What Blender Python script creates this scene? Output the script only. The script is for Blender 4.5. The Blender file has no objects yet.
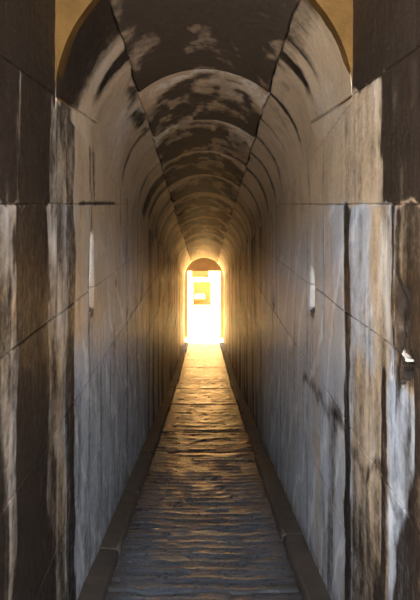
# A vaulted marble passage that slopes down to a sunlit court.
import bpy, math, random
import numpy as np

S = bpy.context.scene
COL = S.collection
rng = np.random.RandomState(7)
random.seed(7)

# ------------------------------------------------------------------ place
EYE = 1.40                 # eye height above the floor under the camera (world z of the eye)
HALF = 0.60                # half width of the passage
D0, D1 = 2.81, 21.3        # where the vault starts and ends (world y)
SPR = 0.827                # springing height at y = 0, measured from the eye
SLOPE = 0.145              # fall of the passage per metre


def drop(d):               # wall base below eye level
    d = np.asarray(d, float)
    return np.where(d < 12.6, 1.40 + SLOPE * d, 1.40 + SLOPE * 12.6 + 0.118 * (d - 12.6))


def spring(d):
    return SPR - SLOPE * np.asarray(d, float)


# ------------------------------------------------------------------ noise
PERM = rng.permutation(256)
PERM = np.concatenate([PERM, PERM, PERM])
RND = rng.rand(256)


def vnoise(x, y):
    x = np.asarray(x, float) + 1000.0
    y = np.asarray(y, float) + 1000.0
    xi = np.floor(x).astype(int); yi = np.floor(y).astype(int)
    fx = x - xi; fy = y - yi
    fx = fx * fx * fx * (fx * (fx * 6 - 15) + 10); fy = fy * fy * fy * (fy * (fy * 6 - 15) + 10)
    def h(a, b): return RND[PERM[(PERM[a & 255] + b) & 255]]
    a = h(xi, yi); b = h(xi + 1, yi); c = h(xi, yi + 1); e = h(xi + 1, yi + 1)
    return (a * (1 - fx) + b * fx) * (1 - fy) + (c * (1 - fx) + e * fx) * fy


def fbm(x, y, o=4):
    t = 0; a = 0.5; n = 0
    for k in range(o):
        t = t + a * vnoise(x * 2 ** k + 17.3 * k, y * 2 ** k - 9.1 * k); n += a; a *= 0.5
    return t / n


def sm(a, b, x):
    t = np.clip((x - a) / (b - a + 1e-9), 0, 1)
    return t * t * (3 - 2 * t)


def band(x, a, b, e):      # 1 inside [a, b], soft over e
    return sm(a - e, a + e, x) * (1 - sm(b - e, b + e, x))


def line(x, c, w):         # soft groove profile
    return np.exp(-((x - c) / w) ** 2)


# ------------------------------------------------------------------ mesh helpers
def tag(o, label, cat, group=None, kind=None):
    o['label'] = label; o['category'] = cat
    if group: o['group'] = group
    if kind: o['kind'] = kind
    return o


def link(name, me, mat, parent=None):
    o = bpy.data.objects.new(name, me); COL.objects.link(o)
    if mat: me.materials.append(mat)
    if parent: o.parent = parent
    return o


def mesh_np(name, co, quads, smooth=True):
    me = bpy.data.meshes.new(name)
    me.vertices.add(len(co)); me.vertices.foreach_set('co', np.asarray(co, np.float32).ravel())
    q = np.asarray(quads, np.int32)
    me.loops.add(q.size); me.loops.foreach_set('vertex_index', q.ravel())
    me.polygons.add(len(q)); me.polygons.foreach_set('loop_start', np.arange(0, q.size, 4, dtype=np.int32))
    me.polygons.foreach_set('use_smooth', np.full(len(q), smooth))
    me.update(calc_edges=True); me.validate()
    return me


def solid_grid(name, inner, outer, attrs, mat, uv, flip=False, parent=None):
    """A carved face (grid) with thickness: inner and outer are (n, m, 3) grids."""
    n, m, _ = inner.shape
    N = n * m
    co = np.concatenate([inner.reshape(-1, 3), outer.reshape(-1, 3)])
    idx = np.arange(N).reshape(n, m)
    f = np.stack([idx[:-1, :-1], idx[1:, :-1], idx[1:, 1:], idx[:-1, 1:]], -1).reshape(-1, 4)
    g = f[:, ::-1] + N
    rim = np.concatenate([idx[:, 0], idx[-1, 1:], idx[-2::-1, -1], idx[0, -2:0:-1]])
    r2 = np.roll(rim, -1)
    e = np.stack([rim, rim + N, r2 + N, r2], -1)
    q = np.concatenate([f, g, e])
    if flip: q = q[:, ::-1]
    me = mesh_np(name, co, q)
    sm_ = np.ones(len(q), bool); sm_[len(f):] = False
    me.polygons.foreach_set('use_smooth', sm_)
    for k, v in attrs.items():
        a = me.attributes.new(k, 'FLOAT', 'POINT')
        v = np.asarray(v, np.float32).ravel()
        a.data.foreach_set('value', np.concatenate([v, v]))
    ul = me.uv_layers.new(name='along')
    li = np.empty(q.size, np.int32); me.loops.foreach_get('vertex_index', li)
    u = np.concatenate([uv.reshape(-1, 2), uv.reshape(-1, 2)]).astype(np.float32)
    ul.data.foreach_set('uv', u[li].ravel())
    return link(name, me, mat, parent)


# ------------------------------------------------------------------ materials
def srgb(r, g, b):
    f = lambda c: (c / 12.92 if c <= 0.04045 else ((c + 0.055) / 1.055) ** 2.4)
    return (f(r / 255), f(g / 255), f(b / 255), 1)


class NB:
    def __init__(s, name):
        s.m = bpy.data.materials.new(name); s.m.use_nodes = True
        s.t = s.m.node_tree; s.t.nodes.clear()
        s.out = s.n('ShaderNodeOutputMaterial'); s.p = s.n('ShaderNodeBsdfPrincipled')
        s.l(s.p.outputs[0], s.out.inputs[0])
    def n(s, k, **kw):
        x = s.t.nodes.new(k)
        for a, b in kw.items(): setattr(x, a, b)
        return x
    def l(s, a, b): s.t.links.new(a, b)
    def set(s, sock, v):
        if hasattr(v, 'links') or hasattr(v, 'is_output'): s.l(v, sock)
        else: sock.default_value = v
    def attr(s, name): return s.n('ShaderNodeAttribute', attribute_name=name).outputs['Fac']
    def map(s, src, scale):
        x = s.n('ShaderNodeMapping'); s.l(src, x.inputs[0]); x.inputs['Scale'].default_value = scale
        return x.outputs[0]
    def noise(s, vec, scale, det=5, rough=0.6, dist=0.0):
        x = s.n('ShaderNodeTexNoise'); s.l(vec, x.inputs['Vector'])
        x.inputs['Scale'].default_value = scale; x.inputs['Detail'].default_value = det
        x.inputs['Roughness'].default_value = rough; x.inputs['Distortion'].default_value = dist
        return x.outputs['Fac']
    def math(s, op, a, b=0.5, c=None, clamp=False):
        x = s.n('ShaderNodeMath', operation=op, use_clamp=clamp)
        s.set(x.inputs[0], a); s.set(x.inputs[1], b)
        if c is not None: s.set(x.inputs[2], c)
        return x.outputs[0]
    def ramp(s, v, a, b, lo=0.0, hi=1.0):
        x = s.n('ShaderNodeMapRange', interpolation_type='SMOOTHSTEP')
        s.set(x.inputs[0], v)
        for i, q in zip((1, 2, 3, 4), (a, b, lo, hi)): x.inputs[i].default_value = q
        return x.outputs[0]
    def mix(s, f, a, b, mode='MIX'):
        x = s.n('ShaderNodeMix', data_type='RGBA', blend_type=mode)
        s.set(x.inputs[0], f); s.set(x.inputs[6], a); s.set(x.inputs[7], b)
        return x.outputs[2]
    def bump(s, h, strength, dist, normal=None):
        x = s.n('ShaderNodeBump'); x.inputs['Strength'].default_value = strength
        x.inputs['Distance'].default_value = dist; s.l(h, x.inputs['Height'])
        if normal: s.l(normal, x.inputs['Normal'])
        return x.outputs[0]


def marble(name, cool=(0.50, 0.53, 0.58, 1), tan=(0.58, 0.42, 0.265, 1), dark=(0.019, 0.0125, 0.0085, 1),
           pale=(0.80, 0.74, 0.64, 1), rough=(0.32, 0.58), spec=0.5):
    """Old marble: cool grey body, warm patina, dark brown damp deposits with painted shade, pale crusts with painted glints."""
    b = NB(name)
    uv = b.n('ShaderNodeUVMap', uv_map='along').outputs[0]
    pos = b.n('ShaderNodeNewGeometry').outputs['Position']
    stain_shade, warm, crust_glint = b.attr('stain_shade'), b.attr('warm'), b.attr('crust_glint')
    big = b.noise(pos, 2.2, 6, 0.65, 0.6)
    fine = b.noise(pos, 26, 6, 0.7)
    patch = b.noise(b.map(uv, (3.2, 1.5, 1)), 1.0, 8, 0.68, 0.8)
    streak = b.noise(b.map(uv, (13, 0.55, 1)), 1.0, 6, 0.62, 0.25)
    drip = b.noise(b.map(uv, (42, 1.1, 1)), 1.0, 4, 0.6, 0.2)
    vein = b.n('ShaderNodeTexWave', wave_type='BANDS', bands_direction='DIAGONAL')
    b.l(b.map(pos, (0.3, 1.25, 0.9)), vein.inputs['Vector'])
    vein.inputs['Scale'].default_value = 1.1; vein.inputs['Distortion'].default_value = 7
    vein.inputs['Detail'].default_value = 5; vein.inputs['Detail Scale'].default_value = 1.3
    v = b.ramp(vein.outputs['Fac'], 0.86, 0.99)
    body = b.mix(b.ramp(big, 0.3, 0.7), cool, tuple(c * 0.74 for c in cool[:3]) + (1,))
    cloud = b.noise(b.map(pos, (1, 1, 0.7)), 5.5, 8, 0.72, 1.2)
    body = b.mix(b.ramp(cloud, 0.50, 0.66, 0, 0.55), body, tuple(q * 0.55 for q in cool[:3]) + (1,))
    body = b.mix(b.math('MULTIPLY', v, 0.75), body, (0.70, 0.71, 0.72, 1))
    w = b.math('ADD', warm, b.math('MULTIPLY', b.math('ADD', b.math('MULTIPLY', b.math('SUBTRACT', streak, 0.5), 0.55), b.math('MULTIPLY', b.math('SUBTRACT', patch, 0.5), 0.95)), 1.0), clamp=True)
    tan2 = b.mix(b.ramp(big, 0.35, 0.7), tan, tuple(c * k for c, k in zip(tan[:3], (0.70, 0.66, 0.62))) + (1,))
    c = b.mix(b.ramp(w, 0.15, 0.85), body, tan2)
    k = b.math('ADD', crust_glint, b.math('MULTIPLY', b.math('SUBTRACT', fine, 0.5), 1.3))
    k = b.math('ADD', k, b.math('MULTIPLY', b.math('SUBTRACT', drip, 0.5), 0.5))
    c = b.mix(b.ramp(k, 0.25, 0.8), c, pale)
    # deposits and painted shade: edges torn by the same streaks
    d = b.math('ADD', stain_shade, b.math('ADD', b.math('MULTIPLY', b.math('SUBTRACT', streak, 0.5), 0.7), b.math('MULTIPLY', b.math('SUBTRACT', patch, 0.5), 0.8)))
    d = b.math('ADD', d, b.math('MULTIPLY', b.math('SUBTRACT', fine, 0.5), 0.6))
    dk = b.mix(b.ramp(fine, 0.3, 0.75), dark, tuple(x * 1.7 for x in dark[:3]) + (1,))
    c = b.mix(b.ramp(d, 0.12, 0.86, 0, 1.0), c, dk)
    c = b.mix(b.ramp(drip, 0.56, 0.80, 0, 0.22), c, dk)
    c = b.mix(b.math('MULTIPLY', b.attr('joint'), b.ramp(big, 0.35, 0.6, 0.3, 0.9)), c, (0.008, 0.006, 0.0045, 1))
    b.l(c, b.p.inputs['Base Color'])
    b.l(b.ramp(fine, 0.25, 0.75, rough[0], rough[1]), b.p.inputs['Roughness'])
    b.l(b.math('MULTIPLY', b.ramp(d, 0.12, 0.86, 1.0, 0.25), spec), b.p.inputs['Specular IOR Level'])
    h = b.math('ADD', b.math('MULTIPLY', fine, 0.6), b.math('MULTIPLY', streak, 0.5))
    b.l(b.bump(h, 0.8, 0.014), b.p.inputs['Normal'])
    return b.m


def paving(name):
    b = NB(name)
    pos = b.n('ShaderNodeNewGeometry').outputs['Position']
    big = b.noise(pos, 1.8, 5, 0.6)
    fine = b.noise(pos, 38, 5, 0.7)
    tool = b.noise(b.map(pos, (11, 34, 1)), 1.0, 5, 0.65, 0.3)
    c = b.mix(b.ramp(big, 0.3, 0.7), (0.070, 0.078, 0.093, 1), (0.040, 0.043, 0.050, 1))
    c = b.mix(b.ramp(fine, 0.55, 0.8, 0, 0.5), c, (0.125, 0.125, 0.13, 1))
    c = b.mix(b.attr('stain_shade'), c, (0.035, 0.028, 0.023, 1))
    c = b.mix(b.attr('joint'), c, (0.010, 0.009, 0.008, 1))
    b.l(c, b.p.inputs['Base Color'])
    b.p.inputs['Specular IOR Level'].default_value = 0.25
    b.l(b.ramp(fine, 0.25, 0.75, 0.22, 0.42), b.p.inputs['Roughness'])
    h = b.math('ADD', b.math('MULTIPLY', fine, 0.35), b.math('MULTIPLY', tool, 0.8))
    b.l(b.bump(h, 0.6, 0.010), b.p.inputs['Normal'])
    return b.m


def plain_stone(name, c1, c2, scale=3.0, rough=0.75, bump=0.5):
    b = NB(name)
    pos = b.n('ShaderNodeNewGeometry').outputs['Position']
    a = b.noise(pos, scale, 6, 0.65, 0.4); f = b.noise(pos, scale * 12, 5, 0.7)
    c = b.mix(b.ramp(a, 0.3, 0.7), c1, c2)
    c = b.mix(b.ramp(f, 0.55, 0.8, 0, 0.35), c, tuple(x * 0.45 for x in c1[:3]) + (1,))
    b.l(c, b.p.inputs['Base Color']); b.p.inputs['Roughness'].default_value = rough
    b.l(b.bump(b.math('ADD', a, b.math('MULTIPLY', f, 0.4)), bump, 0.015), b.p.inputs['Normal'])
    return b.m


M_WALL = marble('marble_wall')
M_VAULT = M_WALL
M_CROWN = marble('marble_crown', cool=(0.30, 0.25, 0.20, 1), tan=(0.62, 0.43, 0.26, 1), dark=(0.046, 0.032, 0.022, 1), rough=(0.5, 0.75), spec=0.4)
M_FLOOR = paving('worn_paving')
M_KERB = plain_stone('kerb_stone', (0.056, 0.041, 0.030, 1), (0.030, 0.023, 0.018, 1), 3.5, 0.7)
M_OCHRE = plain_stone('ochre_stone', (0.135, 0.066, 0.013, 1), (0.082, 0.039, 0.007, 1), 5.0, 0.7)
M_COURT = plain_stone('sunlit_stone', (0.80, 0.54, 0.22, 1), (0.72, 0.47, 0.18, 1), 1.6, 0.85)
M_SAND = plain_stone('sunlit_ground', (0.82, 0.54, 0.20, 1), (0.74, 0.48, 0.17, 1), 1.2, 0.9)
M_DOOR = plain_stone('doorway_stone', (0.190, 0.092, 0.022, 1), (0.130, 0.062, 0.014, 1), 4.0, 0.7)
M_BOUNCE = plain_stone('bounce_terrace_stone', (0.62, 0.66, 0.72, 1), (0.52, 0.55, 0.60, 1), 2.0, 0.8)
M_DOOR.node_tree.nodes['Principled BSDF'].inputs['Specular IOR Level'].default_value = 0.1
M_OCHRE.node_tree.nodes['Principled BSDF'].inputs['Specular IOR Level'].default_value = 0.15
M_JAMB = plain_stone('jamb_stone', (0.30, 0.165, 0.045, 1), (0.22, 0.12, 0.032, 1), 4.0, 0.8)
M_JAMB.node_tree.nodes['Principled BSDF'].inputs['Specular IOR Level'].default_value = 0.1
M_ROOF = plain_stone('roof_stone', (0.22, 0.18, 0.14, 1), (0.15, 0.12, 0.09, 1), 2.0, 0.8)

# ------------------------------------------------------------------ the two long walls
# joints of the courses are level (the passage falls away below them); heights from the eye
COURSES = [0.44, 0.0, -0.455, -0.92, -1.40, -1.90, -2.45, -3.0, -3.6, -4.2]


def joint_positions(seed, course):
    r = np.random.RandomState(seed * 31 + course)
    ds = []; d = 0.6 + r.rand() * 0.8
    while d < D1:
        ds.append(d); d += 1.05 + r.rand() * 0.55
    return ds


SLITS = {  # tall chipped notches in the wall faces: (y, half width, top, bottom, depth)
    1: [(3.84, 0.075, -0.36, -0.585, 0.045), (5.95, 0.05, -0.66, -0.86, 0.03), (9.4, 0.07, -0.62, -0.98, 0.03), (8.1, .06, -1.05, -1.3, .03),
        (11.5, 0.08, -1.1, -1.6, 0.03), (13.2, 0.08, -1.9, -2.3, 0.03), (15.2, .1, -2.0, -2.6, .03), (17.5, .1, -2.4, -3.2, .03)],
    -1: [(3.71, 0.06, -0.15, -0.56, 0.05), (4.72, 0.035, -0.45, -0.52, 0.03), (5.4, 0.05, -0.72, -0.83, 0.03), (6.7, 0.07, -0.68, -0.90, 0.03),
         (9.3, 0.07, -0.95, -1.35, 0.03), (12.0, 0.09, -1.2, -1.75, 0.03), (14.6, .1, -1.9, -2.5, .03), (17.5, .1, -2.3, -3.1, .03)],
}


def wall_fields(side, d, z):
    """Relief (metres into the stone) and masks at wall positions d (along) and z (height from the eye)."""
    wob = (fbm(d * 5 + 31 * side, z * 2.2, 4) - 0.5)
    wob2 = (fbm(d * 14 + 11 * side, z * 6, 4) - 0.5)
    wob3 = fbm(d * 40 + 3 * side, z * 3.0, 3) - 0.5
    dd = d + wob * 0.15 + wob2 * 0.05 + wob3 * 0.045           # torn edges
    zz = z + wob2 * 0.05
    relief = 0.010 * (fbm(d * 2.3 + 5 * side, z * 2.3, 5) - 0.5) + 0.004 * wob2
    joint = np.zeros_like(d)
    cz = list(COURSES)
    for k, c in enumerate(cz):
        g = line(z, c + 0.0015 * np.sin(d * 5 + k), 0.0028) * (0.45 + 0.55 * vnoise(d * 9, np.full_like(d, k * 3.3)))
        if c == 0.44: g = g * (d < 3.76)
        joint = np.maximum(joint, g)
        lo = cz[k + 1] if k + 1 < len(cz) else -9
        for jd in joint_positions(3 + side, k):
            if jd < 2.6: continue
            g = line(d, jd, 0.0035 + 0.0012 * jd * 0.6) * ((z < c) & (z > lo))
            joint = np.maximum(joint, 0.85 * g)
    relief += 0.010 * joint
    stain_shade = np.zeros_like(d); warm = np.full_like(d, 0.42); crust_glint = np.zeros_like(d)

    def put(a, v): np.maximum(a, v, out=a)
    above = sm(-0.015, 0.015, zz)
    low = 1 - above
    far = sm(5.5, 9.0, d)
    if side > 0:
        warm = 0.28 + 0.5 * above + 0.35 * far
        warm += 0.25 * (fbm(d * 1.5, z * 0.8, 3) - 0.5)
        # the run below the arch mouth, and the dark-stained bay before it
        put(stain_shade, 0.80 * band(dd, 2.84, 2.985, 0.02) * low)
        put(stain_shade, 0.42 * band(dd, 2.86, 2.92, 0.02) * above * (z < .44))
        put(stain_shade, 0.92 * band(dd, -3, 2.33, 0.02) * above * (1 - sm(0.42, 0.46, zz)))
        put(stain_shade, 0.98 * (1 - sm(2.80, 2.82, d)) * sm(0.40, 0.47, zz + wob * 0.12))
        put(stain_shade, 0.80 * (1 - sm(2.18, 2.23, dd)) * low * (1 - 0.60 * band(z + (d - 2.1) * 1.6, -0.95, -0.55, 0.06) * (d > 1.98) * (1 - sm(-0.56, -0.48, z))))
        put(warm, 0.95 * (1 - sm(2.18, 2.23, dd)) * (1 - (1 - sm(-0.6, -0.5, z)) * (d > 1.98)))
        put(stain_shade, 0.85 * band(dd, 2.20, 2.245, 0.02) * band(z, -0.55, 0.02, 0.03))
        put(stain_shade, 0.80 * band(dd, 2.285, 2.40, 0.025) * (1 - sm(-0.62, -0.40, z)))
        put(stain_shade, 0.48 * band(dd, 2.245, 2.31, 0.02) * low)
        put(warm, 0.75 * band(dd, 2.25, 2.5, 0.03) * low)
        put(warm, 0.72 * band(dd, 2.42, 2.80, 0.05) * (1 - sm(-0.65, -0.45, zz)))
        put(warm, 0.85 * band(dd, 2.5, 2.81, 0.05) * above)
        put(crust_glint, 0.50 * band(dd, 2.24, 2.36, 0.015) * band(z, -0.45, -0.03, 0.06))
        put(crust_glint, 0.42 * band(dd, 2.48, 2.82, 0.08) * band(z, -0.32, -0.05, 0.08))
        put(crust_glint, 0.45 * band(dd, 2.985, 3.04, 0.012) * band(z, -1.2, -0.02, 0.06))
        put(crust_glint, 0.20 * band(dd, 2.02, 2.20, 0.03) * band(z + (d - 2.1) * 1.6, -0.92, -0.55, 0.08))
        put(stain_shade, 0.55 * band(dd + 0.12 * (z + 1.2), 3.17, 3.33, 0.06) * band(z, -2.3, -0.95, 0.12))
        put(warm, 0.60 * band(dd, 3.62, 3.80, 0.08) * low)
        put(stain_shade, (0.30 + 0.5 * wob) * band(dd, 2.40, 2.84, 0.03) * (1 - sm(-0.75, -0.4, zz)))
        put(stain_shade, 0.62 * line(z - 0.20 * wob, -0.93 - 0.05 * (d - 2), 0.05) * (d < 4.2))
        put(crust_glint, 0.30 * line(z + 0.3 * (d - 3.3) + wob * .3, -0.22, 0.03) * band(d, 3.0, 4.4, .2))
        put(crust_glint, 0.30 * line(z + 0.5 * (d - 3.3) + wob * .3, -0.42, 0.02) * band(d, 2.4, 4.0, .2))
        put(stain_shade, 0.30 * above * far)
        # broken corner with a socket, its shade painted dark, under the third course
        hole = band(d, 1.99, 2.11, 0.010) * band(z + 0.2 * wob2, -0.525, -0.474, 0.008)
        relief = relief + 0.28 * hole
        put(joint, 0.95 * hole)
        lip = band(d, 1.985, 2.13, 0.01) * line(z, -0.461 + 0.08 * (d - 2.05), 0.005) * (hole < 0.05)
        put(crust_glint, 1.2 * lip); relief = relief - 0.012 * lip
        scar = band(d + wob * .06, 2.03, 2.15, 0.015) * band(z + wob * .1, -0.45, -0.24, 0.03)
        relief = relief + scar * (0.012 + 0.05 * (fbm(d * 22, z * 16, 4) - 0.35))
        put(crust_glint, 0.62 * scar * sm(0.45, 0.62, fbm(d * 26 + 7, z * 18, 3)))
        put(stain_shade, 0.8 * band(d, 2.05, 2.12, 0.015) * band(z, -0.30, -0.24, 0.02))
    else:
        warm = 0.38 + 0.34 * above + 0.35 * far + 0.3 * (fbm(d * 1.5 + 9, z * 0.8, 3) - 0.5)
        warm -= 0.45 * (1 - sm(-0.95, -0.65, z + 0.16 * (d - 3.2))) * (1 - sm(7, 10, d))
        warm += 0.20 * band(z, -0.66, 0.0, .06) * band(d, 3.0, 5.0, .2)
        put(stain_shade, 0.96 * (1 - sm(2.80, 2.82, d)) * sm(0.40, 0.47, zz + wob * 0.12))
        put(stain_shade, 0.86 * band(dd, 2.26, 2.74, 0.03) * above)
        put(stain_shade, 1.0 * band(dd, 2.21, 2.66, 0.03) * low); put(warm, 0.62 * (1 - sm(2.9, 3.05, dd)))
        put(stain_shade, 0.82 * band(dd, 2.25, 2.50, 0.03) * (1 - sm(-1.2, -0.9, zz)))
        put(stain_shade, 0.50 * (1 - sm(2.24, 2.27, dd)) * above)
        put(stain_shade, 0.55 * (1 - sm(2.12, 2.2, dd)) * band(z, -0.95, -0.5, 0.1))
        put(stain_shade, 0.74 * band(dd, 3.02, 3.22, 0.022))
        put(stain_shade, 0.30 * band(dd, 2.78, 3.0, 0.03) * above)
        put(warm, 0.70 * band(dd, 2.75, 3.02, 0.04) * (1 - sm(-0.6, -0.4, z)))
        put(crust_glint, 0.42 * band(dd, 2.72, 3.0, 0.03) * band(z, -0.55, -0.03, 0.10))
        put(crust_glint, 0.30 * (1 - sm(2.14, 2.22, dd)) * band(z, -0.55, -0.02, 0.1))
        put(stain_shade, 0.95 * (1 - sm(2.14, 2.24, dd)) * (1 - sm(-1.0, -0.55, zz + 0.5 * wob)))  # lower near corner painted dark, imitating shade
        put(stain_shade, 0.34 * band(dd, 2.7, 3.0, 0.03) * (1 - sm(-0.6, -0.3, zz)))
        put(crust_glint, 0.45 * sm(0.52, 0.66, fbm(d * 24, z * 4.5, 3)) * band(d, 2.40, 2.60, 0.04) * band(z, -0.32, -0.08, 0.06))
        put(stain_shade, 0.62 * line(dd, 3.74, 0.035) * band(z, -0.02, 0.40, 0.03))
        put(stain_shade, 0.85 * line(z, 0.004, 0.012) * band(d, 3.3, 4.7, 0.1))
        for kk in range(9):      # pale scratches
            r = np.random.RandomState(60 + kk)
            c0, z0 = 3.2 + r.rand() * 0.9, -0.95 - r.rand() * 0.7
            put(crust_glint, 0.42 * line(z - (1.1 + r.rand()) * -(d - c0), z0, 0.012) * band(d, c0 - 0.12 - .1 * r.rand(), c0 + 0.16, 0.05))
        put(stain_shade, 0.25 * far)
    mott = 0.5 * fbm(d * 7 + 70 * side, z * 1.6, 5) + 0.5 * fbm(d * 9 + 30 * side, z * 5.5, 5)
    stain_shade = stain_shade * (0.62 + 0.75 * mott)
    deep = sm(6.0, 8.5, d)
    put(stain_shade, deep * (0.12 + 1.0 * sm(0.40, 0.68, fbm(d * 3.4 + 21 * side, z * 0.35, 4))))
    put(stain_shade, ((0.55 if side > 0 else 0.85) + 0.9 * (mott - 0.4)) * (1 - sm(2.75, 3.1, dd)) * (1 - sm(-1.35, -0.85, z + 0.5 * wob)))  # shade painted as dark mottling on the near wall foot
    put(stain_shade, ((0.20 if side > 0 else 0.52) + 1.1 * (mott - 0.42)) * (1 - sm(2.95, 3.15, dd)))  # near ends darkened in colour, standing in for edge falloff
    put(stain_shade, ((0.30 if side < 0 else 0.20) + 0.75 * (mott - 0.42)) * (1 - sm(-0.95, -0.55, z + 0.6 * wob)) * (1 if side < 0 else 0.8))  # lower faces darkened in colour, imitating dimmer light
    if side > 0:
        stain_shade = np.where(hole > 0.1, 1.8, stain_shade); crust_glint = np.where(hole > 0.1, 0, crust_glint); joint = np.where(hole > 0.1, 1.5, joint)  # shade of the hollow set straight into its colour
        stain_shade = stain_shade * (1 - np.clip(1.5 * lip, 0, 1)); put(crust_glint, 1.2 * lip)
        put(stain_shade, (0.42 + 0.9 * (mott - 0.42)) * band(dd, 2.0, 2.22, 0.03) * (1 - sm(-0.6, -0.5, z)))
        put(stain_shade, 0.9 * band(d, 2.03, 2.15, 0.02) * band(z + 0.4 * wob, -0.31, -0.25, 0.02))
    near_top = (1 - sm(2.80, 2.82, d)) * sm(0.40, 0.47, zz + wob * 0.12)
    put(stain_shade, 1.5 * near_top)
    if side < 0: put(stain_shade, (0.98 + 0.5 * (mott - 0.5)) * (1 - sm(2.24, 2.27, dd)) * above); put(stain_shade, 1.1 * band(dd, 2.26, 2.74, 0.03) * above)
    # the upper stones run on into the vault
    up = sm(-0.75, 0.0, z - np.minimum(spring(d), 0.44)) * sm(2.9, 3.4, d)
    warm = warm * (1 - up) + 0.84 * up
    # notches
    for (c, hw, top, bot, dep) in SLITS[side]:
        t = band(d, c - hw, c + hw, hw * 0.28) * band(zz * .4 + z * .6, bot, top, 0.015)
        ramp = 0.35 + 0.65 * np.clip((top - z) / (top - bot), 0, 1)
        relief = relief + dep * t * ramp
        joint = joint * (1 - t)
        put(crust_glint, 1.5 * t * (1 - 0.5 * np.clip((top - z) / (top - bot), 0, 1)))  # notches painted pale, as if catching the exit's light
        stain_shade = stain_shade * (1 - t)
        put(stain_shade, 0.75 * band(d, c - hw * .9, c + hw * .9, hw * .5) * band(z, bot - 0.05, bot + .01, 0.015))
        put(stain_shade, 0.40 * band(d, c - hw * .6, c + hw * .6, hw * .5) * band(z, bot - 0.3, bot, 0.04))
    # vertical water marks all along
    for jd in joint_positions(3 + side, 1) + joint_positions(3 + side, 2) + joint_positions(3 + side, 3):
        if jd < 3.1: continue
        put(stain_shade, (0.25 + 0.4 * RND[int(jd * 37) % 256]) * line(dd, jd, 0.012 + 0.006 * jd) * (1 - sm(0.05, .5, z - spring(d))))
    put(stain_shade, 0.45 * sm(0.18, 0.0, z + drop(d)))     # damp along the foot, with shade painted into it
    return relief, stain_shade, np.clip(warm, 0, 1), crust_glint, np.clip(joint * (0.7 if side > 0 else 0.42), 0, 1)


def column_positions():
    near = np.arange(0.9, 1.7, 0.06)
    a = np.arange(0.6 * 693 / 1.7, 0.6 * 693 / D1, -0.55)        # even in angle, so the far end is not over-divided
    return np.concatenate([near, 0.6 * 693 / a, [D1]])


def build_wall(side, name, label):
    d = column_positions()
    d = np.sort(np.concatenate([d[np.abs(d - D0) > 0.006], [D0 - 0.0005, D0 + 0.0005]]))
    top = np.where(d < D0, 2.3, spring(d))
    bot = -drop(d) - 0.12
    rows = [np.arange(-4.45, 0.5, 0.012), np.arange(0.5, 2.31, 0.03)]
    rows += [c + np.arange(-0.012, 0.0121, 0.002) for c in COURSES]      # finer at the bed joints
    rows = np.unique(np.round(np.concatenate(rows), 4)); m = len(rows)
    Dg = np.repeat(d[:, None], m, 1)
    Z = np.clip(np.repeat(rows[None, :], len(d), 0), bot[:, None], top[:, None])
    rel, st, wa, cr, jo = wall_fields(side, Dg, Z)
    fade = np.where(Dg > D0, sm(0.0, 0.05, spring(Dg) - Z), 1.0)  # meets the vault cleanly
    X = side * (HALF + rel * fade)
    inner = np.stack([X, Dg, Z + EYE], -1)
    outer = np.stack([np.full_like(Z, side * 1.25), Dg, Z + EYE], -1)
    o = solid_grid(name, inner, outer, dict(stain_shade=st, warm=wa, crust_glint=cr, joint=jo), M_WALL,
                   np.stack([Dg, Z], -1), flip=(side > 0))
    tag(o, label, 'wall', kind='structure')


build_wall(-1, 'wall_left', 'left marble wall with dark brown streaks and a blue-grey lower face')
build_wall(1, 'wall_right', 'right marble wall, paler blue-grey with brown runs and a broken socket')

# ------------------------------------------------------------------ the vault: a dark crown course and two haunches
CROWN_J = [2.81, 4.18, 5.30, 6.40, 7.55, 8.75, 9.95, 11.2, 12.4, 13.7, 15.0, 16.3, 17.6, 18.9, 20.1, 21.3]
STEP = 0.030
PHI_C = math.radians(40.5)


def step_field(d, joints):
    """Every ring of stones hangs a little lower at its near end than the one before ends."""
    s = np.zeros_like(d)
    for a, b in zip(joints[:-1], joints[1:]):
        k = (d >= a) & (d < b)
        t = (d - a) / (b - a)
        s = np.where(k, STEP * (0.5 - t), s)
    return s


def vault_d(joints):
    a = np.arange(0.6 * 693 / D0, 0.6 * 693 / D1, -0.55)
    d = 0.6 * 693 / a
    ex = []
    for j in joints[1:-1]: ex += [j - 0.004, j + 0.004]
    d = np.concatenate([d[[min(abs(x - j) for j in joints[1:-1]) > 0.006 for x in d]], ex, [D1]])
    return np.unique(np.round(d, 5))


def jag(d, s):
    return 0.018 * (vnoise(d * 3.1 + 50 * s, d * 0) - 0.5) + 0.03 * (fbm(d * 11 + 9 * s, d * 0, 3) - 0.5)


def vault_points(d, phi, inset, R=HALF):
    """phi from the top, positive to the right; inset > 0 lies deeper in the stone."""
    r = R + inset
    return np.stack([r * np.sin(phi), d, spring(d) + EYE + r * np.cos(phi)], -1)


vault = bpy.data.objects.new('ceiling', None); COL.objects.link(vault)
vault.location = (0, 0, 0)
tag(vault, 'barrel vault of marble rings with a soot-dark crown over the passage', 'ceiling', kind='structure')


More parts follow.
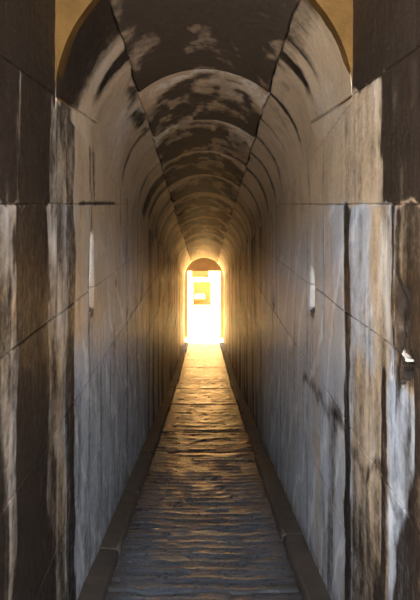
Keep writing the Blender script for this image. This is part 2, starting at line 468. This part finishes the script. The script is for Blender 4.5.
def build_crown():
    d = vault_d(CROWN_J); m = 130
    t = np.linspace(-1, 1, m)
    Dg = np.repeat(d[:, None], m, 1); T = np.repeat(t[None, :], len(d), 0)
    lo = -PHI_C + jag(Dg, 1); hi = PHI_C + jag(Dg, 2)
    PH = lo + (hi - lo) * (T + 1) / 2
    arc = PH * HALF
    w1 = fbm(Dg * 3, arc * 3.5, 4) - 0.5; w2 = fbm(Dg * 9 + 4, arc * 9, 4) - 0.5
    edge = np.minimum(PH - lo, hi - PH) * HALF
    joint = np.maximum(0, np.exp(-(edge / 0.004) ** 2))
    rj = np.zeros_like(Dg); stain_shade = np.zeros_like(Dg)
    for i, (a, b) in enumerate(zip(CROWN_J[:-1], CROWN_J[1:])):
        k = (Dg >= a) & (Dg < b)
        u = (Dg - a) / (b - a)
        bare_glow = (0.15 if i < 9 else 0.45 if i == 9 else 1.3) + 0.04 * ((i * 7) % 3) + 0.34 * w1 + 0.16 * w2 + 0.16 * (np.abs(T) ** 3)  # last rings left pale in colour, to carry the exit's glow
        if i == 0: bare_glow = -0.2 + 0.5 * w1 + 0.25 * np.abs(T) ** 4
        s = sm(-0.06, 0.10, u - bare_glow)
        # lighter islands in the soot
        s = s * (1 - (0.52 if i else 0.40) * sm(0.46, 0.70, fbm(Dg * 5 + i * 5, arc * 7, 5) + 0.25 * w2))
        stain_shade = np.where(k, s, stain_shade)
        rj = np.maximum(rj, np.exp(-((Dg - b) / 0.007) ** 2))
    stain_shade = np.maximum(stain_shade, 0.35 * band(Dg, 7, 17, 1.5) * (0.7 + 0.6 * w1))
    joint = np.maximum(joint, 0.8 * rj)
    inset = step_field(Dg, CROWN_J) + 0.012 * w1 + 0.006 * w2 + 0.012 * joint
    inner = vault_points(Dg, PH, inset); outer = vault_points(Dg, PH, 0 * Dg, HALF + 0.35)
    warm = np.clip(0.75 + 0.5 * w1, 0, 1)
    o = solid_grid('crown_course', inner, outer,
                   dict(stain_shade=0.95 * stain_shade, warm=warm, crust_glint=0.55 * np.clip(1 - 1.6 * stain_shade, 0, 1) * sm(0.35, 0.6, fbm(Dg * 5, arc * 7 + 3, 4)), joint=0.9 * joint),
                   M_CROWN, np.stack([arc * 0.25, Dg * 2.0], -1), flip=False, parent=vault)
    o['label'] = 'soot-dark crown stones of the vault'


HAUNCH_STAIN = {1: [(3.30, .05, .5, .95), (3.55, .07, .9, .95), (4.20, .045, .85, 1.15), (4.75, .02, .4, 1.1), (5.30, .05, .55, 1.2), (5.8, .05, .6, 1.3), (6.5, .09, .75, 1.3), (7.3, .1, .6, 1.3)],
                -1: [(3.55, .08, .95, .98), (4.25, .05, .30, .75), (5.05, .05, .55, 1.3), (5.6, .04, .35, 1.2), (6.9, .16, .95, 1.3), (7.5, .1, .7, 1.3), (6.3, .05, .5, 1.3)]}


def build_haunch(side):
    joints = [2.81, 3.74, 4.90, 6.00, 7.15, 8.30, 9.5, 10.7, 11.9, 13.2, 14.5, 15.8, 17.1, 18.4, 19.7, 21.3]
    d = vault_d(joints); m = 170
    Dg = np.repeat(d[:, None], m, 1); T = np.repeat(np.linspace(0, 1, m)[None, :], len(d), 0)
    c = PHI_C + side * jag(Dg, 2 if side > 0 else 1)
    PH = c + (math.pi / 2 - c) * T                      # from the crown joint down to the springing
    arc = PH * HALF
    w1 = fbm(Dg * 3 + 60 * side, arc * 3.5, 4) - 0.5; w2 = fbm(Dg * 9 + 4 * side, arc * 9, 4) - 0.5
    Zr = spring(Dg) + HALF * np.cos(PH)                 # height from the eye
    rj = np.zeros_like(Dg)
    for j in joints[1:-1]: rj = np.maximum(rj, np.exp(-((Dg - j) / (0.004 + 0.0006 * j)) ** 2))
    bed = line(Zr, 0.44, 0.005) * (Dg < 3.75)
    joint = np.maximum(np.maximum(0.7 * rj, 0.9 * bed), np.exp(-((PH - c) * HALF / 0.006) ** 2))
    stain_shade = np.zeros_like(Dg)
    dd = Dg + 0.10 * w1 + 0.03 * w2
    for (dj, wd, a, ph) in HAUNCH_STAIN[side]:
        stain_shade = np.maximum(stain_shade, 1.35 * a * line(dd, dj, wd) * (1 - 0.75 * sm(ph - 0.05, ph + 0.35, PH)) * (Zr > 0.42 if dj < 3.7 else 1))
    stain_shade = np.maximum(stain_shade, (0.45 + 0.8 * w1) * sm(6, 9, Dg) * (1 - sm(16, 19.5, Dg)))
    for k in range(26):                                 # fainter marks further in
        r = np.random.RandomState(200 + k + (40 if side > 0 else 0))
        dj = 8 + 13 * r.rand()
        stain_shade = np.maximum(stain_shade, (0.45 + 0.6 * r.rand()) * line(dd, dj, 0.04 + 0.1 * r.rand()))
    if side < 0:
        stain_shade = np.maximum(stain_shade, 0.97 * (1 - sm(3.05, 3.35, dd + 0.10 * np.cos(PH * 3))) * sm(0.40, 0.46, Zr))
        stain_shade = np.maximum(stain_shade, 0.72 * band(dd, 2.9, 3.15, 0.05) * (Zr < 0.43))
        stain_shade = np.maximum(stain_shade, 0.75 * line(PH + w1 * .2, c + 0.06, 0.10) * band(Dg, 3.9, 5.2, 0.2) * sm(0.42, .6, fbm(Dg * 6, arc * 8, 3)))
    else:
        stain_shade = np.maximum(stain_shade, 0.45 * (1 - sm(0.1, 0.3, PH - c)) * (Dg < 3.7))
        stain_shade = np.maximum(stain_shade, 0.30 * sm(.46, .6, fbm(Dg * 5, arc * 8, 3)) * band(Dg, 3.8, 4.6, .1) * band(PH, .75, 1.1, .1))
    warm = np.clip(0.86 + 0.7 * w1, 0, 1)
    inset = 0.6 * step_field(Dg, joints) * (1 - sm(0.6, 1.0, T)) + (0.010 * w1 + 0.004 * w2) * (1 - sm(0.85, 1, T)) + 0.010 * joint * (1 - sm(0.97, 1, T))
    PHs = PH * side
    inner = vault_points(Dg, PHs, inset); outer = vault_points(Dg, PHs, 0 * Dg, HALF + 0.35)
    o = solid_grid('vault_haunch', inner, outer, dict(stain_shade=stain_shade, warm=warm, crust_glint=0.2 * (w2 > 0.2), joint=0.9 * np.clip(joint, 0, 1)),
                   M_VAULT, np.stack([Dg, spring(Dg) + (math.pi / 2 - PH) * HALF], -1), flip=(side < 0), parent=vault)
    o['label'] = ('left' if side < 0 else 'right') + ' curved side of the vault, tan marble with dark arcs'


build_crown(); build_haunch(-1); build_haunch(1)

# ------------------------------------------------------------------ the arch mouth: ochre spandrel wall over the vault's near end
def arch_wall(name, y0, y1, zc, R, xw, ztop, mat, n=64):
    """Wall between y0 and y1, |x| < xw, from the springing up to ztop, with a round arch cut out."""
    ph = np.linspace(-math.pi / 2, math.pi / 2, n)
    co = []; q = []
    for y in (y0, y1):
        for p in ph: co.append((R * math.sin(p), y, zc + R * math.cos(p)))
        for p in ph:
            x, z = math.sin(p), math.cos(p)
            k = min(xw / max(abs(x), 1e-6), (ztop - zc) / max(abs(z), 1e-6))
            co.append((x * k, y, zc + z * k))
    a, b, c, e = 0, n, 2 * n, 3 * n
    for i in range(n - 1):
        q += [(a + i, a + i + 1, b + i + 1, b + i), (c + i, e + i, e + i + 1, c + i + 1),
              (a + i, c + i, c + i + 1, a + i + 1), (b + i, b + i + 1, e + i + 1, e + i)]
    q += [(a, b, e, c), (a + n - 1, c + n - 1, e + n - 1, b + n - 1)]
    me = mesh_np(name, co, q, False)
    return link(name, me, mat)


zc = float(spring(D0)) + EYE
o = arch_wall('wall_arch', D0 - 0.012, D0 + 0.30, zc, HALF + 0.004, 1.24, EYE + 2.3, M_OCHRE)
tag(o, 'ochre stone wall over the near mouth of the vault', 'wall', kind='structure')


def box_mesh(name, boxes, mat, parent=None, bevel=0.0, jitter=0.0, seed=1):
    r = random.Random(seed)
    import bmesh
    bm = bmesh.new()
    for (x0, x1, y0, y1, z0, z1) in boxes:
        g = bmesh.ops.create_cube(bm, size=1.0)
        for v in g['verts']:
            v.co = ((x0 + x1) / 2 + v.co.x * (x1 - x0), (y0 + y1) / 2 + v.co.y * (y1 - y0), (z0 + z1) / 2 + v.co.z * (z1 - z0))
            v.co.x += r.uniform(-jitter, jitter); v.co.y += r.uniform(-jitter, jitter); v.co.z += r.uniform(-jitter, jitter)
    if bevel:
        bmesh.ops.bevel(bm, geom=list(bm.edges), offset=bevel, segments=2, profile=0.6, affect='EDGES')
    me = bpy.data.meshes.new(name); bm.to_mesh(me); bm.free()
    return link(name, me, mat, parent)


# the fore-passage is roofed just before the arch and open to the sky further back
o = box_mesh('wall_front_roof', [(-1.25, 1.25, 0.9, D0 + 0.3, EYE + 2.3, EYE + 2.7)], M_ROOF)
o.name = 'ceiling_front'
tag(o, 'flat stone roof of the fore-passage before the arch', 'ceiling', kind='structure')

# ------------------------------------------------------------------ floor and kerbs
FLOOR_J = [2.55, 3.5, 4.5, 6.85, 7.9, 10.05, 11.9, 13.6, 15.2, 16.7, 18.3, 19.8]


def build_floor():
    near = np.arange(0.9, 2.6, 0.03)
    a = np.arange(970 / 2.6, 970 / 21.25, -0.36)
    d = np.concatenate([near, 970 / a, [21.25]])
    m = 190
    xg = np.linspace(-HALF - 0.1, HALF + 0.1, m)
    Dg = np.repeat(d[:, None], m, 1); Xg = np.repeat(xg[None, :], len(d), 0)
    wob = fbm(Xg * 2.2, Dg * 0.9, 3) - 0.5
    ph = Dg / 0.118 + 0.9 * (fbm(Xg * 1.3, Dg * 1.3, 3) - 0.5) + 0.35 * (fbm(Xg * 7, Dg * 4, 2) - 0.5)
    amp = sm(0.30, 0.68, fbm(Xg * 5 + 4, Dg * 5.5, 3))
    chis = (0.5 + 0.5 * np.cos(2 * math.pi * ph)) ** 3 * (0.15 + amp)       # tooled ridges across the slope
    ph2 = Dg / 0.26 + 0.6 * (fbm(Xg * 1.2 + 9, Dg * 0.9, 3) - 0.5) + 0.18 * (fbm(Xg * 6, Dg * 3, 2) - 0.5)
    chis = chis * (1 - 0.4 * sm(5, 8, Dg)) + 0.9 * sm(5, 8, Dg) * (0.5 + 0.5 * np.cos(2 * math.pi * ph2)) ** 3 * (0.2 + amp)
    chis2 = fbm(Xg * 16 + 8, Dg * 26.0, 3) - 0.5
    joint = np.zeros_like(Dg)
    slab = np.zeros_like(Dg)
    for i, j in enumerate(FLOOR_J):
        jw = j + 0.03 * (fbm(Xg * 4 + i, Xg * 0, 4) - 0.5) * 2
        joint = np.maximum(joint, line(Dg, jw, 0.008 + 0.0013 * j))
        slab = np.where(Dg > jw, (RND[i * 5] - 0.5) * 0.007, slab)
    pits = sm(0.76, 0.84, fbm(Xg * 9 + 3, Dg * 8, 3))
    rut = 0.012 * np.cos(Xg / HALF * math.pi * 0.5)                 # worn along the middle
    edge = sm(0.36, 0.47, np.abs(Xg) + 0.05 * wob)                 # smoother next to the kerb
    z = -drop(Dg) - 0.045 - rut + slab
    z += (1 - 0.6 * edge) * (0.0065 * chis + 0.007 * chis2 + 0.010 * (fbm(Xg * 2, Dg * 2.5, 3) - 0.5)) - 0.015 * joint - 0.012 * pits
    inner = np.stack([Xg, Dg, z + EYE], -1)
    outer = np.stack([Xg, Dg, -drop(Dg) - 0.45 + EYE], -1)
    st = np.clip(0.45 * edge + 0.3 * pits, 0, 1)
    o = solid_grid('floor', inner, outer, dict(stain_shade=st, joint=np.clip(joint, 0, 1)), M_FLOOR, np.stack([Xg, Dg], -1), flip=True)
    tag(o, 'worn wet paving slabs with chisel ridges sloping down to the doorway', 'floor', kind='structure')


build_floor()


def build_kerb(side, name, label):
    """A line of long kerb stones along the foot of one wall, each with its own ends."""
    import bmesh
    bm = bmesh.new()
    r = random.Random(5 + side)
    d = 0.2
    while d < D1 - 0.05:
        ln = r.uniform(0.95, 1.5); e = min(d + ln, D1)
        n = max(3, int((e - d) / 0.12))
        w0 = r.uniform(0.112, 0.126); lift = r.uniform(-0.003, 0.003)
        ring = []
        for i in range(n + 1):
            y = d + 0.003 + (e - d - 0.006) * i / n
            b = -float(drop(y)) + EYE
            w = w0 + r.uniform(-0.006, 0.006)
            xo, xi = HALF + 0.03, HALF - w
            t = b + lift + r.uniform(-0.003, 0.003)
            prof = [(xo, b - 0.2), (xo, t + 0.004), (xi + 0.022, t), (xi + 0.006, t - 0.010), (xi, t - 0.028), (xi - 0.004, b - 0.2)]
            ring.append([bm.verts.new((side * x, y, z)) for x, z in prof])
        k = len(prof)
        for A, B in zip(ring[:-1], ring[1:]):
            for i in range(k):
                f = bm.faces.new((A[i], A[(i + 1) % k], B[(i + 1) % k], B[i])); f.smooth = i in (2, 3, 4)
        bm.faces.new(ring[0]); bm.faces.new(ring[-1][::-1])
        d = e
    bmesh.ops.recalc_face_normals(bm, faces=bm.faces)
    me = bpy.data.meshes.new(name); bm.to_mesh(me); bm.free()
    tag(link(name, me, M_KERB), label, 'kerb', kind='structure')


build_kerb(-1, 'trim_1', 'raised brown kerb stones along the foot of the left wall')
build_kerb(1, 'trim_2', 'raised brown kerb stones along the foot of the right wall')

# ------------------------------------------------------------------ the far doorway
GZ = EYE - 4.33           # ground of the court
DY = 22.35
door = bpy.data.objects.new('door_1', None); COL.objects.link(door)
tag(door, 'bright doorway at the far end with a stone lintel under the arch', 'doorway', kind='structure')
HW = 0.54
LZ = EYE - 67 * DY / 693
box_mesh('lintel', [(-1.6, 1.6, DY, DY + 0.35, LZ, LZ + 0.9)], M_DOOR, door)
box_mesh('shade_ledge', [(-1.75, 1.75, DY - 0.50, DY + 0.5, LZ + 0.56, LZ + 0.80)], M_DOOR, door, bevel=0.02)  # unseen ledge, added to keep sun off the lintel face
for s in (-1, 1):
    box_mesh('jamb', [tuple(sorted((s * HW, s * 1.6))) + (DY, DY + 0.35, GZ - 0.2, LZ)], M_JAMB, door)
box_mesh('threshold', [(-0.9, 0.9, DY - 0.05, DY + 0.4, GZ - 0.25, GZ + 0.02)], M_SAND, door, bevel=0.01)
# outer masonry round the end of the passage
o = box_mesh('wall_end', [(-1.6, -1.2, D1 - 0.4, D1 + 0.004, GZ - 0.2, GZ + 4.6), (1.2, 1.6, D1 - 0.4, D1 + 0.004, GZ - 0.2, GZ + 4.6),
                          (-1.2, 1.2, D1 - 0.4, D1 + 0.004, GZ + 3.0, GZ + 4.6)], M_DOOR)
tag(o, 'masonry around the far end of the passage', 'wall', kind='structure')

# ------------------------------------------------------------------ the court beyond
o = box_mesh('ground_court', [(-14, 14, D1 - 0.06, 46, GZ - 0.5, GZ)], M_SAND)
tag(o, 'blazing pale ground of the court beyond the doorway', 'ground', kind='structure')

wy = 28.4
ruin = bpy.data.objects.new('ruined_masonry', None); COL.objects.link(ruin); ruin.location = (0, wy, GZ)
tag(ruin, 'sunlit ruined stone wall with a square recess across the court', 'ruin', kind='thing')


def rel_boxes(bs): return [(a, b, c - wy, e - wy, f - GZ, g - GZ) for a, b, c, e, f, g in bs]


def stone(x0, x1, z0, z1, y0=wy, y1=wy + 1.2, name='ashlar_block'):
    box_mesh(name, rel_boxes([(x0 + .004, x1 - .004, y0, y1, GZ + z0 + .004, GZ + z1 - .004)]), M_COURT, ruin, bevel=0.02, seed=int(x0 * 100 + z0 * 10))


box_mesh('wall_core', rel_boxes([(-9, 9, wy + 0.9, wy + 1.6, GZ, GZ + 4.2)]), M_COURT, ruin)
stone(-2.0, -0.44, 0, 1.2); stone(0.27, 2.0, 0, 0.55); stone(0.27, 1.4, 0.55, 1.3)
stone(-0.44, 0.27, 0.0, 0.16); stone(-0.40, 0.05, 0.42, 0.62, wy + 0.1); stone(-1.2, 0.3, 1.12, 1.30)
stone(-2.0, -0.50, 1.30, 1.75); stone(0.18, 1.9, 1.30, 1.75); stone(-1.6, 0.7, 1.75, 2.3); stone(0.7, 2.2, 1.75, 2.3)
stone(-2.6, 0.1, 2.3, 3.0); stone(0.1, 2.4, 2.3, 3.0)

o = box_mesh('ground_bounce_terrace', [(-9, 9, -9, 0.9, EYE - 2.0, EYE - 1.15)], M_BOUNCE)  # unseen ground, made pale and raised to shape light entering the passage
tag(o, 'unseen stone terrace before the passage, pale and raised to bounce light in', 'ground', kind='structure')
o = box_mesh('wall_sunblock', [(2.0, 2.7, -8, 0.9, EYE - 2.0, EYE + 1.3)], M_ROOF)  # out of view, added to block sun and sky from the right
tag(o, 'unseen wall added right of the terrace to block sun and sky', 'wall', kind='structure')

# ------------------------------------------------------------------ light
w = bpy.data.worlds.new('sky'); S.world = w; w.use_nodes = True
bg = w.node_tree.nodes['Background']
bg.inputs[0].default_value = (0.90, 0.94, 1.0, 1); bg.inputs[1].default_value = 9.0
sun = bpy.data.lights.new('sun', 'SUN'); sun.energy = 18; sun.color = (1.0, 0.76, 0.45); sun.angle = math.radians(0.6)
so = bpy.data.objects.new('sun', sun); COL.objects.link(so)
from mathutils import Vector
so.rotation_euler = Vector((-0.64, 0.14, -0.74)).to_track_quat('-Z', 'Y').to_euler()

# ------------------------------------------------------------------ camera
cam = bpy.data.cameras.new('camera'); co = bpy.data.objects.new('camera', cam); COL.objects.link(co)
co.location = (0, 0, EYE); co.rotation_euler = (math.pi / 2, 0, 0)
cam.sensor_fit = 'AUTO'; cam.sensor_width = 36; cam.lens = 36 * 693 / 600
cam.shift_x = 6 / 600; cam.shift_y = -96 / 600
cam.clip_start = 0.02; cam.clip_end = 300
S.camera = co

S.view_settings.view_transform = 'Standard'; S.view_settings.look = 'None'
S.view_settings.gamma = 1; S.view_settings.use_curve_mapping = False
S.view_settings.exposure = 0.82
S.cycles.max_bounces = 12; S.cycles.diffuse_bounces = 8; S.cycles.glossy_bounces = 6
S.cycles.use_denoising = True
